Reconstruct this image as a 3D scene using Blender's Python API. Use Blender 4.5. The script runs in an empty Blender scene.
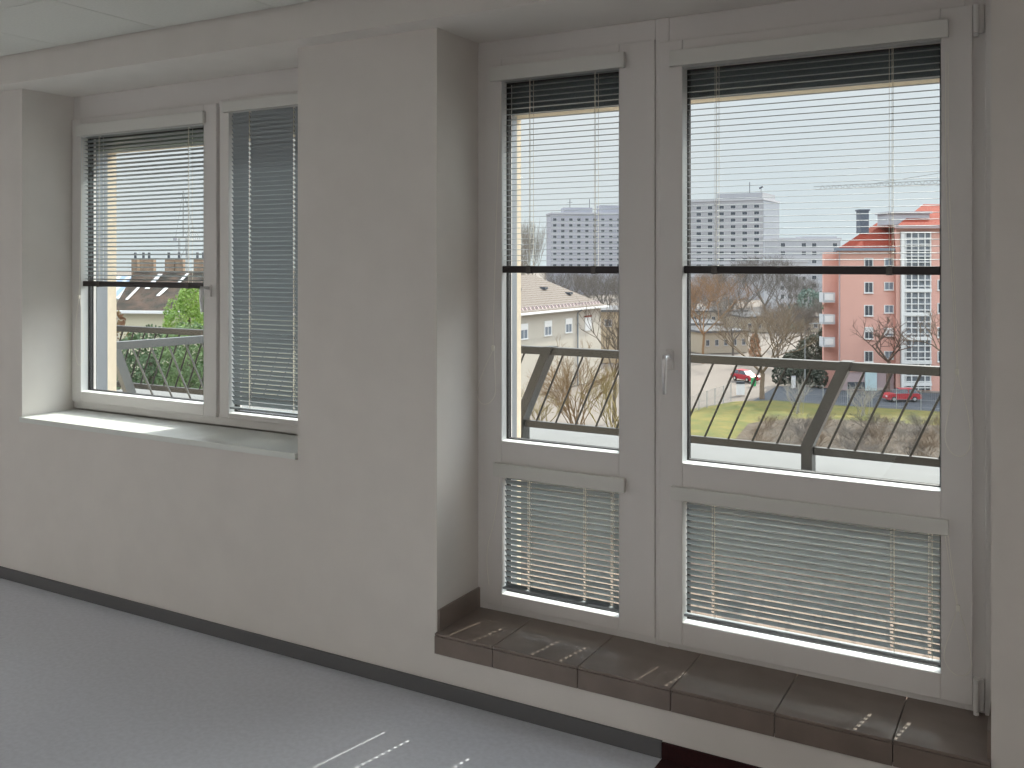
import bpy, bmesh, math, random
from mathutils import Vector, Matrix
S = bpy.context.scene
C = S.collection
random.seed(7)
PI = math.pi
R = math.radians

# ------------------------------------------------------------------ camera
YAW, F, HZ, EYE = R(29.6), 947.0, 262.0, 1.6
cd = bpy.data.cameras.new('camera'); cam = bpy.data.objects.new('camera', cd); C.objects.link(cam)
cam.location = (0, 0, EYE); cam.rotation_euler = (PI/2, 0, YAW)
cd.sensor_width = 36; cd.lens = F/1024*36; cd.shift_y = -(384-HZ)/1024; cd.clip_end = 3000; cd.clip_start = .05
S.camera = cam
S.view_settings.view_transform = 'Standard'; S.view_settings.look = 'None'
S.view_settings.gamma = 1; S.view_settings.use_curve_mapping = False
S.view_settings.exposure = 0.0
S.cycles.use_denoising = True
S.cycles.max_bounces = 10; S.cycles.diffuse_bounces = 6; S.cycles.transparent_max_bounces = 24
S.cycles.sample_clamp_indirect = 4
# ------------------------------------------------------------------ sky
w = bpy.data.worlds.new('sky'); S.world = w; w.use_nodes = True
nt = w.node_tree; nt.nodes.clear()
o_ = nt.nodes.new('ShaderNodeOutputWorld'); bg = nt.nodes.new('ShaderNodeBackground')
tc = nt.nodes.new('ShaderNodeTexCoord'); sx = nt.nodes.new('ShaderNodeSeparateXYZ')
cr = nt.nodes.new('ShaderNodeValToRGB'); nz = nt.nodes.new('ShaderNodeTexNoise'); mx = nt.nodes.new('ShaderNodeMixRGB')
nz.inputs['Scale'].default_value = 2.2; nz.inputs['Detail'].default_value = 3
nt.links.new(tc.outputs['Generated'], sx.inputs[0]); nt.links.new(tc.outputs['Generated'], nz.inputs['Vector'])
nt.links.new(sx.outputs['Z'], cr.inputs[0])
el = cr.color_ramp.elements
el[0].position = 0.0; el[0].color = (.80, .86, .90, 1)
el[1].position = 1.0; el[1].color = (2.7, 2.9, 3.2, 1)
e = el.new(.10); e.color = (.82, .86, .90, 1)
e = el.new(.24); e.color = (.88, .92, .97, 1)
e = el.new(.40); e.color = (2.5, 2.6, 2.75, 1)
mx.blend_type = 'MULTIPLY'; mx.inputs[0].default_value = .35
c2 = nt.nodes.new('ShaderNodeValToRGB'); nt.links.new(nz.outputs[0], c2.inputs[0])
c2.color_ramp.elements[0].position = .35; c2.color_ramp.elements[0].color = (.84, .93, 1, 1)
c2.color_ramp.elements[1].position = .6; c2.color_ramp.elements[1].color = (1.06, 1.04, 1.02, 1)
nt.links.new(cr.outputs[0], mx.inputs[1]); nt.links.new(c2.outputs[0], mx.inputs[2])
# the hazy glow around the sun, well above the window heads
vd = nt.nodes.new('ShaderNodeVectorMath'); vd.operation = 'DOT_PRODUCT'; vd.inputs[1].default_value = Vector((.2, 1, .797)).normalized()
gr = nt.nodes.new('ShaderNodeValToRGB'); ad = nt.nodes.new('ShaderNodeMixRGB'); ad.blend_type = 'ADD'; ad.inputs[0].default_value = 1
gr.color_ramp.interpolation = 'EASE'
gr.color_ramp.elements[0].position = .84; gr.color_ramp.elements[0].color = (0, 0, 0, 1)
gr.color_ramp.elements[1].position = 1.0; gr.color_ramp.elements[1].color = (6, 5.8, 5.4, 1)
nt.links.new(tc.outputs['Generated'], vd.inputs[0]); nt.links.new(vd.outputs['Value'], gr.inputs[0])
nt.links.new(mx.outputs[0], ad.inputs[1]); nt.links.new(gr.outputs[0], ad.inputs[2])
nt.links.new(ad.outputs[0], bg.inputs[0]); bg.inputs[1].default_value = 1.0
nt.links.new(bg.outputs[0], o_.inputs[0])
# ------------------------------------------------------------------ sun (high in front of the windows, a little right)
sd = bpy.data.lights.new('sun', 'SUN'); sun = bpy.data.objects.new('sun', sd); C.objects.link(sun)
sd.energy = 7.6; sd.color = (1, .94, .84); sd.angle = R(.35)
sun.rotation_euler = Vector((.2, 1, .797)).to_track_quat('Z', 'Y').to_euler()
# ------------------------------------------------------------------ helpers
def at(px, py, t):
    """a place seen in the photograph at distance t along the view axis, in metres"""
    u = (px-512)/F
    return Vector(((-math.sin(YAW)+u*math.cos(YAW))*t, (math.cos(YAW)+u*math.sin(YAW))*t, EYE-(py-HZ)/F*t))
GZ = -14.4                                  # street level, four storeys down
def ground_t(py): return (EYE-GZ)*F/(py-HZ)

MATS = {}
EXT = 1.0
def mat(name, col, rough=.6, metal=0, noise=0, nscale=20, bump=0, spec=.5, col2=None):
    if name in MATS: return MATS[name]
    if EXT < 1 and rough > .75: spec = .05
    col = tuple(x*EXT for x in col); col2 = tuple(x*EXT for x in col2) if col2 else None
    m = bpy.data.materials.new(name); m.use_nodes = True; n = m.node_tree; b = n.nodes['Principled BSDF']
    b.inputs['Base Color'].default_value = (*col, 1); b.inputs['Roughness'].default_value = rough
    b.inputs['Metallic'].default_value = metal; b.inputs['Specular IOR Level'].default_value = spec
    if noise or col2:
        t = n.nodes.new('ShaderNodeTexCoord'); z = n.nodes.new('ShaderNodeTexNoise'); r = n.nodes.new('ShaderNodeValToRGB')
        z.inputs['Scale'].default_value = nscale; z.inputs['Detail'].default_value = 5
        n.links.new(t.outputs['Object'], z.inputs['Vector']); n.links.new(z.outputs[0], r.inputs[0])
        a = col; c = col2 or tuple(x*(1-noise) for x in col)
        r.color_ramp.elements[0].position = .35; r.color_ramp.elements[1].position = .65
        r.color_ramp.elements[0].color = (*c, 1); r.color_ramp.elements[1].color = (*a, 1)
        n.links.new(r.outputs[0], b.inputs['Base Color'])
        if bump:
            u = n.nodes.new('ShaderNodeBump'); u.inputs['Strength'].default_value = bump; u.inputs['Distance'].default_value = .01
            n.links.new(z.outputs[0], u.inputs['Height']); n.links.new(u.outputs[0], b.inputs['Normal'])
    MATS[name] = m; return m

def glass_mat():
    m = bpy.data.materials.new('clear_glass'); m.use_nodes = True; n = m.node_tree; n.nodes.clear()
    o = n.nodes.new('ShaderNodeOutputMaterial'); t = n.nodes.new('ShaderNodeBsdfTransparent'); g = n.nodes.new('ShaderNodeBsdfGlossy')
    x = n.nodes.new('ShaderNodeMixShader'); x.inputs[0].default_value = .035
    t.inputs[0].default_value = (.95, .97, .96, 1); g.inputs['Roughness'].default_value = .02
    n.links.new(t.outputs[0], x.inputs[1]); n.links.new(g.outputs[0], x.inputs[2]); n.links.new(x.outputs[0], o.inputs[0])
    return m
GLASS = glass_mat()

class MB:
    """collects shapes and links them as ONE mesh object"""
    def __init__(s): s.v = []; s.f = []
    def poly(s, pts, faces):
        b = len(s.v); s.v += [tuple(p) for p in pts]; s.f += [tuple(b+i for i in f) for f in faces]; return s
    def box(s, x0, x1, y0, y1, z0, z1, c=0):
        if x0 > x1: x0, x1 = x1, x0
        if y0 > y1: y0, y1 = y1, y0
        if z0 > z1: z0, z1 = z1, z0
        if c:
            bm = bmesh.new(); bmesh.ops.create_cube(bm, size=1)
            for q in bm.verts: q.co = Vector(((x0+x1)/2+q.co.x*(x1-x0), (y0+y1)/2+q.co.y*(y1-y0), (z0+z1)/2+q.co.z*(z1-z0)))
            bmesh.ops.bevel(bm, geom=bm.edges[:], offset=c, segments=2, affect='EDGES', profile=.6)
            bm.verts.index_update(); s.poly([q.co for q in bm.verts], [[q.index for q in f.verts] for f in bm.faces]); bm.free(); return s
        return s.poly([(x0,y0,z0),(x1,y0,z0),(x1,y1,z0),(x0,y1,z0),(x0,y0,z1),(x1,y0,z1),(x1,y1,z1),(x0,y1,z1)],
                      [(0,3,2,1),(4,5,6,7),(0,1,5,4),(1,2,6,5),(2,3,7,6),(3,0,4,7)])
    def prism(s, pts, axis, a, b):
        """outline pts (two coords) pushed along axis from a to b"""
        def P(p, k): return {'x': (k, p[0], p[1]), 'y': (p[0], k, p[1]), 'z': (p[0], p[1], k)}[axis]
        n = len(pts)
        return s.poly([P(p, a) for p in pts]+[P(p, b) for p in pts],
                      [tuple(range(n))[::-1], tuple(range(n, 2*n))]+[(i, (i+1) % n, n+(i+1) % n, n+i) for i in range(n)])
    def tube(s, pts, r, n=6, cap=True):
        pts = [Vector(p) for p in pts]
        rs = r if isinstance(r, (list, tuple)) else [r]*len(pts)
        base = len(s.v); up = None
        for i, p in enumerate(pts):
            d = (pts[min(i+1, len(pts)-1)]-pts[max(i-1, 0)]).normalized()
            a = d.orthogonal().normalized() if up is None else (up-d*up.dot(d)).normalized()
            up = a; b = d.cross(a)
            for k in range(n):
                th = 2*PI*k/n; s.v.append(tuple(p+(a*math.cos(th)+b*math.sin(th))*rs[i]))
        for i in range(len(pts)-1):
            for k in range(n):
                q = base+i*n; s.f.append((q+k, q+(k+1) % n, q+n+(k+1) % n, q+n+k))
        if cap: s.f.append(tuple(base+k for k in range(n))[::-1]); s.f.append(tuple(base+(len(pts)-1)*n+k for k in range(n)))
        return s
    def frame(s, x0, x1, z0, z1, wl, wr, wb, wt, y0, y1, c=0):
        s.box(x0, x0+wl, y0, y1, z0, z1, c); s.box(x1-wr, x1, y0, y1, z0, z1, c)
        s.box(x0+wl, x1-wr, y0, y1, z0, z0+wb, c); s.box(x0+wl, x1-wr, y0, y1, z1-wt, z1, c); return s
    def build(s, name, m, parent=None, smooth=False, loc=None):
        me = bpy.data.meshes.new(name)
        off = Vector(loc) if loc is not None else None
        me.from_pydata([Vector(v)-off for v in s.v] if off is not None else s.v, [], s.f); me.validate(); me.update()
        bm = bmesh.new(); bm.from_mesh(me); bmesh.ops.recalc_face_normals(bm, faces=bm.faces[:]); bm.to_mesh(me); bm.free()
        if smooth: me.shade_smooth()
        me.materials.append(m)
        o = bpy.data.objects.new(name, me); C.objects.link(o)
        if off is not None: o.location = off
        if parent:
            o.parent = parent
        return o

def empty(name, loc=(0, 0, 0), rz=0):
    o = bpy.data.objects.new(name, None); C.objects.link(o); o.location = loc; o.rotation_euler = (0, 0, rz); o.empty_display_size = .1; return o
def tag(o, label, cat, group=None, kind=None):
    o['label'] = label; o['category'] = cat
    if group: o['group'] = group
    if kind: o['kind'] = kind
    return o
def struct(o, label=None):
    o['kind'] = 'structure'
    if label: o['label'] = label
    return o
def copy_tree(o, parent=None):
    c = o.copy(); C.objects.link(c)
    if parent: c.parent = parent
    for ch in [q for q in o.children]: copy_tree(ch, c)
    return c

# ------------------------------------------------------------------ materials
WALL = mat('white_plaster', (.755, .725, .69), .85, noise=.04, nscale=6, bump=.04)
CEIL = mat('ceiling_board', (.74, .75, .71), .9, noise=.05, nscale=90)
PVC = mat('white_plastic_frame', (.735, .715, .70), .38, noise=.02, nscale=3)
BEAD = mat('glazing_bead_plastic', (.76, .78, .78), .35)
GASKET = mat('black_rubber', (.012, .012, .014), .6)
SPACER = mat('grey_spacer', (.35, .38, .42), .35, .6)
SLAT = mat('blue_grey_slat', (.31, .345, .365), .38, .1)
CASS = mat('blind_cassette', (.69, .69, .66), .4)
DARKRAIL = mat('dark_bottom_rail', (.028, .022, .024), .45)
CORD = mat('white_cord', (.85, .83, .76), .7)
LADDER = mat('cream_cord', (.88, .83, .70), .8)
CHROME = mat('brushed_metal', (.75, .75, .76), .3, .85)
TILE = mat('grey_brown_tile', (.235, .19, .165), .33, noise=.18, nscale=9, bump=.02)
GROUT = mat('dark_grout', (.05, .045, .04), .9)
VINYL = mat('blue_grey_vinyl', (.64, .665, .73), .42, noise=.10, nscale=55)
SKIRT = mat('grey_skirting', (.12, .12, .125), .6)
REDF = mat('dark_red_carpet', (.03, .0015, .003), .9, noise=.3, nscale=120)
BEIGE = mat('cream_render', (.74, .64, .50), .9, noise=.06, nscale=30, bump=.1)
BOXM = mat('dark_shutter_box', (.10, .12, .135), .55)
SILLM = mat('white_sill_board', (.74, .77, .74), .28)

# ================================================================== ROOM SHELL
WY, GY, OY = 2.90, 3.19, 3.42          # room face of the window wall, frame face, outer face
XL, XR, YB, CZ = -7.6, 2.2, -4.2, 2.6
A0, A1, AZ0, AZ1 = -4.458, -2.643, .80, 2.465
B0, B1, BZ0, BZ1 = -1.966, -.140, .165, 2.465
m = MB()
def wall_band(y0, y1, a, b, az, bz, top):
    m.box(XL-.2, a[0], y0, y1, -.3, top); m.box(a[1], b[0], y0, y1, -.3, top); m.box(b[1], XR+.2, y0, y1, -.3, top)
    m.box(a[0], a[1], y0, y1, -.3, az[0]); m.box(b[0], b[1], y0, y1, -.3, bz[0])
    if az[1] < top: m.box(a[0], a[1], y0, y1, az[1], top)
    if bz[1] < top: m.box(b[0], b[1], y0, y1, bz[1], top)
wall_band(WY, GY+.072, (A0, A1), (B0, B1), (AZ0, 2.465), (BZ0, 2.465), 2.465)
m.box(XL-.2, XR+.2, WY, GY+.072, 2.465, 3.0)
m.box(A0-.3, A0+.038, GY+.0725, GY+.11, .86, 2.5); m.box(A1-.072, B0+.066, GY+.0725, GY+.11, .0, 2.5); m.box(B1-.095, XR, GY+.0725, GY+.11, 0, 2.5)
m.box(XL, A0-.3, GY+.0725, GY+.11, -.3, 2.5); m.box(A0-.3, A1-.072, GY+.0725, GY+.11, -.3, .86); m.box(B0+.066, B1-.095, GY+.0725, GY+.11, -.3, .12); m.box(XL, XR, GY+.0725, GY+.11, 2.36, 3.0)
struct(m.build('wall_front', WALL), 'white plaster window wall with two deep reveals')
m = MB(); wall_band(GY+.1105, OY, (-4.42, -2.715), (-1.90, -.235), (.86, 2.19), (.12, 2.19), 3.0)
struct(m.build('wall_exterior', BEIGE), 'cream rendered outer face of the window wall')
struct(MB().box(XL-.2, XL, YB, WY, -.2, 3).build('wall_left', WALL))
struct(MB().box(XR, XR+.2, YB, WY, -.2, 3).build('wall_right', WALL))
struct(MB().box(XL-.2, XR+.2, YB-.2, YB, -.2, 3).build('wall_back', WALL))
struct(MB().box(XL-.2, XR+.2, 2.788, WY, 2.465, 3.0).build('trim_1', WALL), 'white boxed bulkhead running above the windows')
RX = -1.088
struct(MB().box(XL-.2, RX, YB-.2, WY, -.2, 0).build('floor', VINYL), 'blue grey speckled vinyl floor')
struct(MB().box(RX, XR+.2, YB-.2, WY, -.2, 0).build('floor_carpet', REDF), 'dark red floor beside the grey one')
struct(MB().box(XL, RX, WY-.012, WY, 0, .056, .002).build('baseboard_front', SKIRT), 'dark grey skirting along the window wall')
struct(MB().box(RX, XR, WY-.010, WY, 0, .052, .002).build('baseboard_right', REDF), 'dark red skirting under the tiled step')
# suspended ceiling: boards 0.66 x 0.6 with dark joints
m = MB(); jy = [2.779]; y = 2.262
while y > YB-.2: jy.append(y); y -= .6
jy.append(YB-.2)
jx = [-3.31-.665*k for k in range(8, 0, -1)]+[-3.31+.665*k for k in range(0, 9)]
for i in range(len(jx)-1):
    for k in range(len(jy)-1):
        m.box(jx[i]+.002, jx[i+1]-.002, jy[k+1]+.002, jy[k]-.002, CZ, CZ+.02)
cl = struct(m.build('ceiling', CEIL), 'suspended ceiling of pale square boards')
struct(MB().box(XL-.2, XR+.2, YB-.2, 2.788, CZ+.012, 3.0).build('ceiling_void', mat('dark_void', (.05, .05, .045), .9)))

# glowing panels added as room fill, unseen behind and beside the camera
def emit(name, col, s):
    mm = bpy.data.materials.new(name); mm.use_nodes = True; n = mm.node_tree; n.nodes.clear()
    o = n.nodes.new('ShaderNodeOutputMaterial'); q = n.nodes.new('ShaderNodeEmission'); q.inputs[0].default_value = (*col, 1); q.inputs[1].default_value = s
    n.links.new(q.outputs[0], o.inputs[0]); return mm
FILL = emit("fill_diffuser", (1, .965, .92), 6.9)
for i, (x, y) in enumerate([(-6.7, -.8), (-5.6, -.8), (.25, -.8), (1.45, -.8), (-6.7, -2.7), (-5.6, -2.7), (.25, -2.7), (1.45, -2.7)]):
    t = empty('fill_panel', (x, y, CZ))
    f = MB()
    for q in ((-.31, -.29, -.61, .61), (.29, .31, -.61, .61), (-.29, .29, -.61, -.59), (-.29, .29, .59, .61)): f.box(*q, -.022, -.001)
    f.build('fill_frame', PVC, t)
    MB().box(-.29, .29, -.59, .59, -.014, -.004).build('diffuser', FILL, t)
    tag(t, 'flat added fill light panel, '+('window side', 'inner')[i // 4]+' row, '+('first', 'second', 'third', 'fourth')[i % 4]+' from the left', 'ceiling light', 'added fill lights')

# ================================================================== TILED STEP
st = struct(empty('trim_2', (0, 0, 0)), 'grey brown tiled step under the balcony door')
sm = [B0, -1.717, -1.383, -1.054, -.725, -.390, B1]
MB().box(B0+.001, B1-.001, 2.893, GY, .170, .229).build('grout', GROUT, st)
for i in range(6):
    a, b = sm[i]+(.0015 if i else .001), sm[i+1]-(.0015 if i < 5 else .001)
    MB().box(a, b, 2.884, GY+.01, .228, .237, .0015).build('step_tile', TILE, st)
    MB().box(a, b, 2.882, 2.892, .163, .2268, .0012).build('front_tile', TILE, st)
MB().box(B0+.0005, B0+.010, WY+.004, GY, .237, .316, .001).build('upstand_tile', TILE, st)
MB().box(B1-.010, B1-.0005, WY+.004, GY, .237, .316, .001).build('upstand_tile', TILE, st)

# ================================================================== WINDOWS
def pane(x0, x1, z0, z1, parent, y=3.214):
    """glazing of one field: sloped beads, black gasket, grey spacer, clear glass"""
    m = MB(); d = .004
    o = [(x0, z0), (x1, z0), (x1, z1), (x0, z1)]; i = [(x0+d, z0+d), (x1-d, z0+d), (x1-d, z1-d), (x0+d, z1-d)]
    yf = parent['face']
    v = [(a, yf-.001, b) for a, b in o]+[(a, y-.004, b) for a, b in i]+[(a-.02*(1 if k in (1, 2) else -1)*-1, y-.004, b) for k, (a, b) in enumerate(o)]
    m.poly(v[:8], [(k, (k+1) % 4, 4+(k+1) % 4, 4+k) for k in range(4)])
    m.build('glazing_bead', BEAD, parent)
    MB().frame(x0-.01, x1+.01, z0-.01, z1+.01, .0165, .0165, .0165, .0165, y-.0035, y-.0005).build('gasket', GASKET, parent)
    MB().frame(x0, x1, z0, z1, .0065, .0065, .0065, .0065, y+.006, y+.020).build('spacer', GASKET, parent)
    MB().frame(x0-.01, x1+.01, z0-.01, z1+.01, .0165, .0165, .0165, .0165, y+.024, y+.028).build('gasket', GASKET, parent)
    MB().box(x0-.005, x1+.005, y, y+.004, z0-.005, z1+.005).build('pane', GLASS, parent)

def ring(x0, x1, z0, z1, hx0, hx1, hz0, hz1, y0, y1, name, m_, parent, c=.002):
    b = MB()
    b.box(x0, hx0, y0, y1, z0, z1, c); b.box(hx1, x1, y0, y1, z0, z1, c)
    b.box(hx0, hx1, y0, y1, z0, hz0, c); b.box(hx0, hx1, y0, y1, hz1, z1, c)
    return b.build(name, m_, parent)

def handle(parent, x, z, yf, s=1):
    p = MB().box(x-.014, x+.014, yf-.010, yf, z-.035*s, z+.035*s, .004).build('handle_plate', PVC, parent)
    l = MB(); l.tube([(x, yf-.008, z+.012), (x, yf-.045, z+.012)], .009, 10)
    l.tube([(x, yf-.045, z+.020), (x-.002, yf-.050, z+.004), (x-.003, yf-.050, z-.05*s), (x-.003, yf-.046, z-.115*s)], [.009, .0105, .009, .007], 10)
    l.build('handle', CHROME, parent, True)

SF = 3.172                         # face of the opening sashes
# ---- window_1: left window, two leaves
W1 = struct(empty('window_1'), 'left white plastic window with two leaves and sill board')
W1['face'] = 3.19
mu = -3.387
b = MB()
b.box(A0, A0+.055, GY, 3.28, .835, 2.465, .002); b.box(A1-.055, A1, GY, 3.28, .835, 2.465, .002)
b.box(A0+.055, A1-.055, GY, 3.28, .835, .885, .002); b.box(A0+.055, A1-.055, GY, 3.28, 2.33, 2.465, .002)
b.box(mu-.022, mu+.022, GY+.01, 3.28, .885, 2.33, .002)
b.build('window_frame', PVC, W1)
s1 = empty('sash'); s1.parent = W1; s1['face'] = SF
ring(-4.450, -3.395, .872, 2.345, -4.377, -3.478, .927, 2.25, SF, 3.262, 'sash_frame', PVC, s1, .004)
pane(-4.377, -3.478, .927, 2.25, s1)
handle(s1, -3.436, 1.465, SF, .85)
s2 = empty('sash'); s2.parent = W1; s2['face'] = SF+.006
ring(-3.380, A1-.012, .872, 2.358, -3.320, -2.745, .897, 2.295, SF+.006, 3.262, 'sash_frame', PVC, s2, .004)
pane(-3.320, -2.745, .897, 2.295, s2)
m = MB().box(A0+.001, A1-.001, 2.884, GY, .804, .829, .002)
m.build('window_sill', SILLM, W1)
b = MB().box(-4.47, -2.69, 3.28, 3.46, .845, .860).build('outer_sill', SPACER, W1)
b = MB().box(-4.418, -4.395, 3.281, 3.345, .86, 2.2).box(-2.77, -2.747, 3.281, 3.345, .86, 2.2).build('guide_rail', SPACER, W1)
MB().box(-4.418, -2.747, 3.264, 3.30, 2.186, 2.36).build('shutter_box', mat('green_grey_box', (.20, .24, .20), .5), W1)

# ---- window_2: fixed light beside the balcony door
W2 = struct(empty('window_2'), 'narrow white fixed light left of the balcony door')
W2['face'] = 3.18
mx0 = -1.222                        # joint between the side light and the door unit
b = MB()
b.box(B0, -1.955+.03, GY, 3.28, .237, 2.465, .002); b.box(B0+.041, mx0-.012, GY, 3.28, 2.392, 2.465, .002)
b.box(B0+.041, mx0-.012, GY, 3.28, .237, .262, .002); b.box(mx0-.045, mx0-.0005, GY-.002, 3.28, .237, 2.465, .002)
b.build('window_frame', PVC, W2)
b = MB()
x0, x1 = -1.925, mx0-.001
b.box(x0, -1.852, 3.18, 3.262, .262, 2.392, .003); b.box(-1.360, x1, 3.18, 3.262, .262, 2.392, .003)
b.box(-1.852, -1.360, 3.18, 3.262, .262, .310, .003); b.box(-1.852, -1.360, 3.18, 3.262, .768, .905, .003); b.box(-1.852, -1.360, 3.18, 3.262, 2.302, 2.392, .003)
b.build('sash_frame', PVC, W2)
pane(-1.852, -1.360, .905, 2.302, W2); pane(-1.852, -1.360, .310, .772, W2)
# ---- door_1: balcony door
D1 = struct(empty('door_1'), 'white plastic balcony door with a tall upper and a low lower glass')
D1['face'] = SF
b = MB()
b.box(mx0+.0005, mx0+.05, GY-.004, 3.28, .237, 2.465, .002); b.box(B1-.085, B1, GY, 3.28, .237, 2.465, .002)
b.box(B1-.03, B1, GY-.012, GY, .237, 2.465, .002)
b.box(mx0+.05, B1-.085, GY, 3.28, .237, .290, .002); b.box(mx0+.05, B1-.085, GY, 3.28, 2.35, 2.465, .002)
b.build('door_frame', PVC, D1)
b = MB()
a0, a1, z0, z1, g0, g1 = -1.205, -.203, .258, 2.378, -1.117, -.291
b.box(a0, g0, SF, 3.262, z0, z1, .004); b.box(g1, a1, SF, 3.262, z0, z1, .004)
b.box(g0, g1, SF, 3.262, z0, .338, .004); b.box(g0, g1, SF, 3.262, .768, .897, .004); b.box(g0, g1, SF, 3.262, 2.282, z1, .004)
b.build('door_sash', PVC, D1)
pane(g0, g1, .897, 2.282, D1); pane(g0, g1, .338, .772, D1)
handle(D1, -1.163, 1.255, SF)
for za, zb in ((2.29, 2.375), (.250, .345)):
    h = MB(); h.tube([(-.193, 3.166, za), (-.193, 3.166, zb)], .0085, 10); h.box(-.200, -.172, 3.172, 3.190, za, zb, .002)
    h.tube([(-.193, 3.166, za-.012), (-.193, 3.166, za-.002)], .0078, 10)
    h.build('hinge', PVC, D1, False)
b = MB().box(-1.898, -1.880, 3.281, 3.35, .2, 2.2).box(-.255, -.237, 3.281, 3.35, .2, 2.2).build('guide_rail', SPACER, D1)
MB().box(-1.898, -.237, 3.264, 3.30, 2.186, 2.36).build('shutter_box', BOXM, D1)

# ================================================================== BLINDS
def blind(name, x0, x1, ztop, zbot, tilt, holes, label, head, cords, railh=.031, by=3.194, face=SF, raildark=True):
    """x0..x1 width, slats from ztop down to zbot; tilt > 0: room edge of every slat up; head = (xa, xb, za, zb)"""
    t = empty(name, ((x0+x1)/2, by, zbot)); L = Vector(t.location)
    def B(mb, nm, mm, par=t, sm=False):
        return mb.build(nm, mm, par, sm, None if False else None) if False else _b(mb, nm, mm, par, sm)
    def _b(mb, nm, mm, par, sm):
        mb.v = [tuple(Vector(v)-L) for v in mb.v]; return mb.build(nm, mm, par, sm)
    p, wd, cr_ = .021, .025, .0016
    m = MB(); z = ztop-.006; n = 0
    prof = []
    for k in range(5):
        s = (k/4-.5); yy = s*wd; zz = cr_*(1-4*s*s)
        ct, sn = math.cos(-tilt), math.sin(-tilt)
        prof.append((yy*ct-zz*sn, yy*sn+zz*ct))
    xs = [x0+.008]
    for h in holes: xs += [h-.005, h+.005]
    xs.append(x1-.005)
    while z > zbot+railh-.002:
        jt = random.uniform(-.0006, .0006); bb = len(m.v)
        for x in xs:
            for (a, c) in prof: m.v.append((x, by+a, z+c+jt))
            for (a, c) in prof: m.v.append((x, by+a, z+c+jt-.0004))
        for i in range(len(xs)-1):
            q = bb+i*10
            for k in range(4):
                if i % 2 == 1 and k in (1, 2): continue
                m.f.append((q+k, q+k+1, q+11+k, q+10+k)); m.f.append((q+5+k, q+15+k, q+16+k, q+6+k))
            m.f.append((q, q+10, q+15, q+5)); m.f.append((q+4, q+9, q+19, q+14))
        z -= p; n += 1
    _b(m, 'slats', SLAT, t, True)
    hd = MB().box(head[0], head[1], face-.020, face-.0005, head[2], head[3], .003)
    _b(hd, 'headrail', CASS, t, False)
    _b(MB().box(x0+.002, x1-.002, by-.014, by+.010, zbot, zbot+railh-.004, .003), 'bottom_rail', DARKRAIL if raildark else SLAT, t, False)
    for h in holes:
        lc = MB()
        for dy in (-.0135, .0135): lc.tube([(h+.008, by+dy*math.cos(tilt), ztop+.01), (h+.008, by+dy*math.cos(tilt), zbot+.01)], .0008, 4)
        lc.tube([(h-.002, by, ztop+.01), (h-.002, by, zbot+.01)], .0007, 4)
        zz = ztop-.004
        while zz > zbot+.02:
            lc.tube([(h+.008, by-.0135*math.cos(tilt), zz+.0135*math.sin(tilt)), (h+.008, by+.0135*math.cos(tilt), zz-.0135*math.sin(tilt))], .0006, 4); zz -= p
        _b(lc, 'ladder_cord', LADDER, t, False)
        if railh > .02 and raildark:
            _b(MB().box(h-.010, h+.010, by-.0165, by+.012, zbot-.002, zbot+railh-.003, .002), 'rail_clip', mat('smoky_clip', (.10, .09, .085), .25), t, False)
    if cords:
        pts = cords['line']; con = cords.get('con')
        m = MB(); m.tube(pts, .0011, 6)
        if 'line2' in cords: m.tube(cords['line2'], .0011, 6)
        if 'loop' in cords:
            m.tube(cords['loop'], .0011, 6)
        cd_ = _b(m, 'pull_cord', CORD, t, True)
        if con: _b(MB().box(con[0]-.006, con[0]+.006, con[1]-.004, con[1]+.004, con[2]-.010, con[2]+.010, .003), 'cord_joiner', CORD, t, False)
    tag(t, label, 'window blind', 'slatted blinds on the window glass')
    return t

def smooth(pts, n=8):
    P = [Vector(p) for p in pts]; out = []
    for i in range(len(P)-1):
        a, b_, c, d = P[max(i-1, 0)], P[i], P[i+1], P[min(i+2, len(P)-1)]
        for k in range(n):
            t = k/n; out.append(.5*((2*b_)+(c-a)*t+(2*a-5*b_+4*c-d)*t*t+(3*b_-a-3*c+d)*t**3))
    out.append(P[-1]); return out
def onwin(px, py, y=3.158):
    u = (px-512)/F; d = Vector((-math.sin(YAW)+u*math.cos(YAW), math.cos(YAW)+u*math.sin(YAW), -(py-HZ)/F)); p = d*(y/d.y); p.z += EYE; return p

# door, upper glass
blind('window_blind', g0, g1, 2.285, 1.560, R(-4), [-1.005, -.440], 'blue grey blind lowered halfway over the tall glass of the balcony door',
      (-1.160, -.268, 2.284, 2.340),
      dict(line=smooth([onwin(946, 52), onwin(946, 180), onwin(953, 300), onwin(957, 371)]), line2=smooth([onwin(948, 52), onwin(949, 180), onwin(955, 300), onwin(958, 371)]), con=onwin(957, 372),
           loop=smooth([onwin(957, 374), onwin(949, 410), onwin(945, 437), onwin(951, 452), onwin(962, 456), onwin(970, 445), onwin(968, 415), onwin(958, 374)])))
# door, lower glass
blind('window_blind', g0, g1, .772, .359, R(55), [-1.015, -.435, -.325], 'open slatted blind covering the low wide glass of the balcony door',
      (-1.155, -.268, .768, .815),
      dict(line=smooth([onwin(945, 535), onwin(951, 575), onwin(957, 606)]), line2=smooth([onwin(948, 535), onwin(953, 575), onwin(958, 606)]), con=onwin(958, 608),
           loop=smooth([onwin(957, 610), onwin(950, 632), onwin(944, 655), onwin(950, 670), onwin(961, 676), onwin(971, 668), onwin(968, 640), onwin(959, 610)])), railh=.013, raildark=False)
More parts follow.
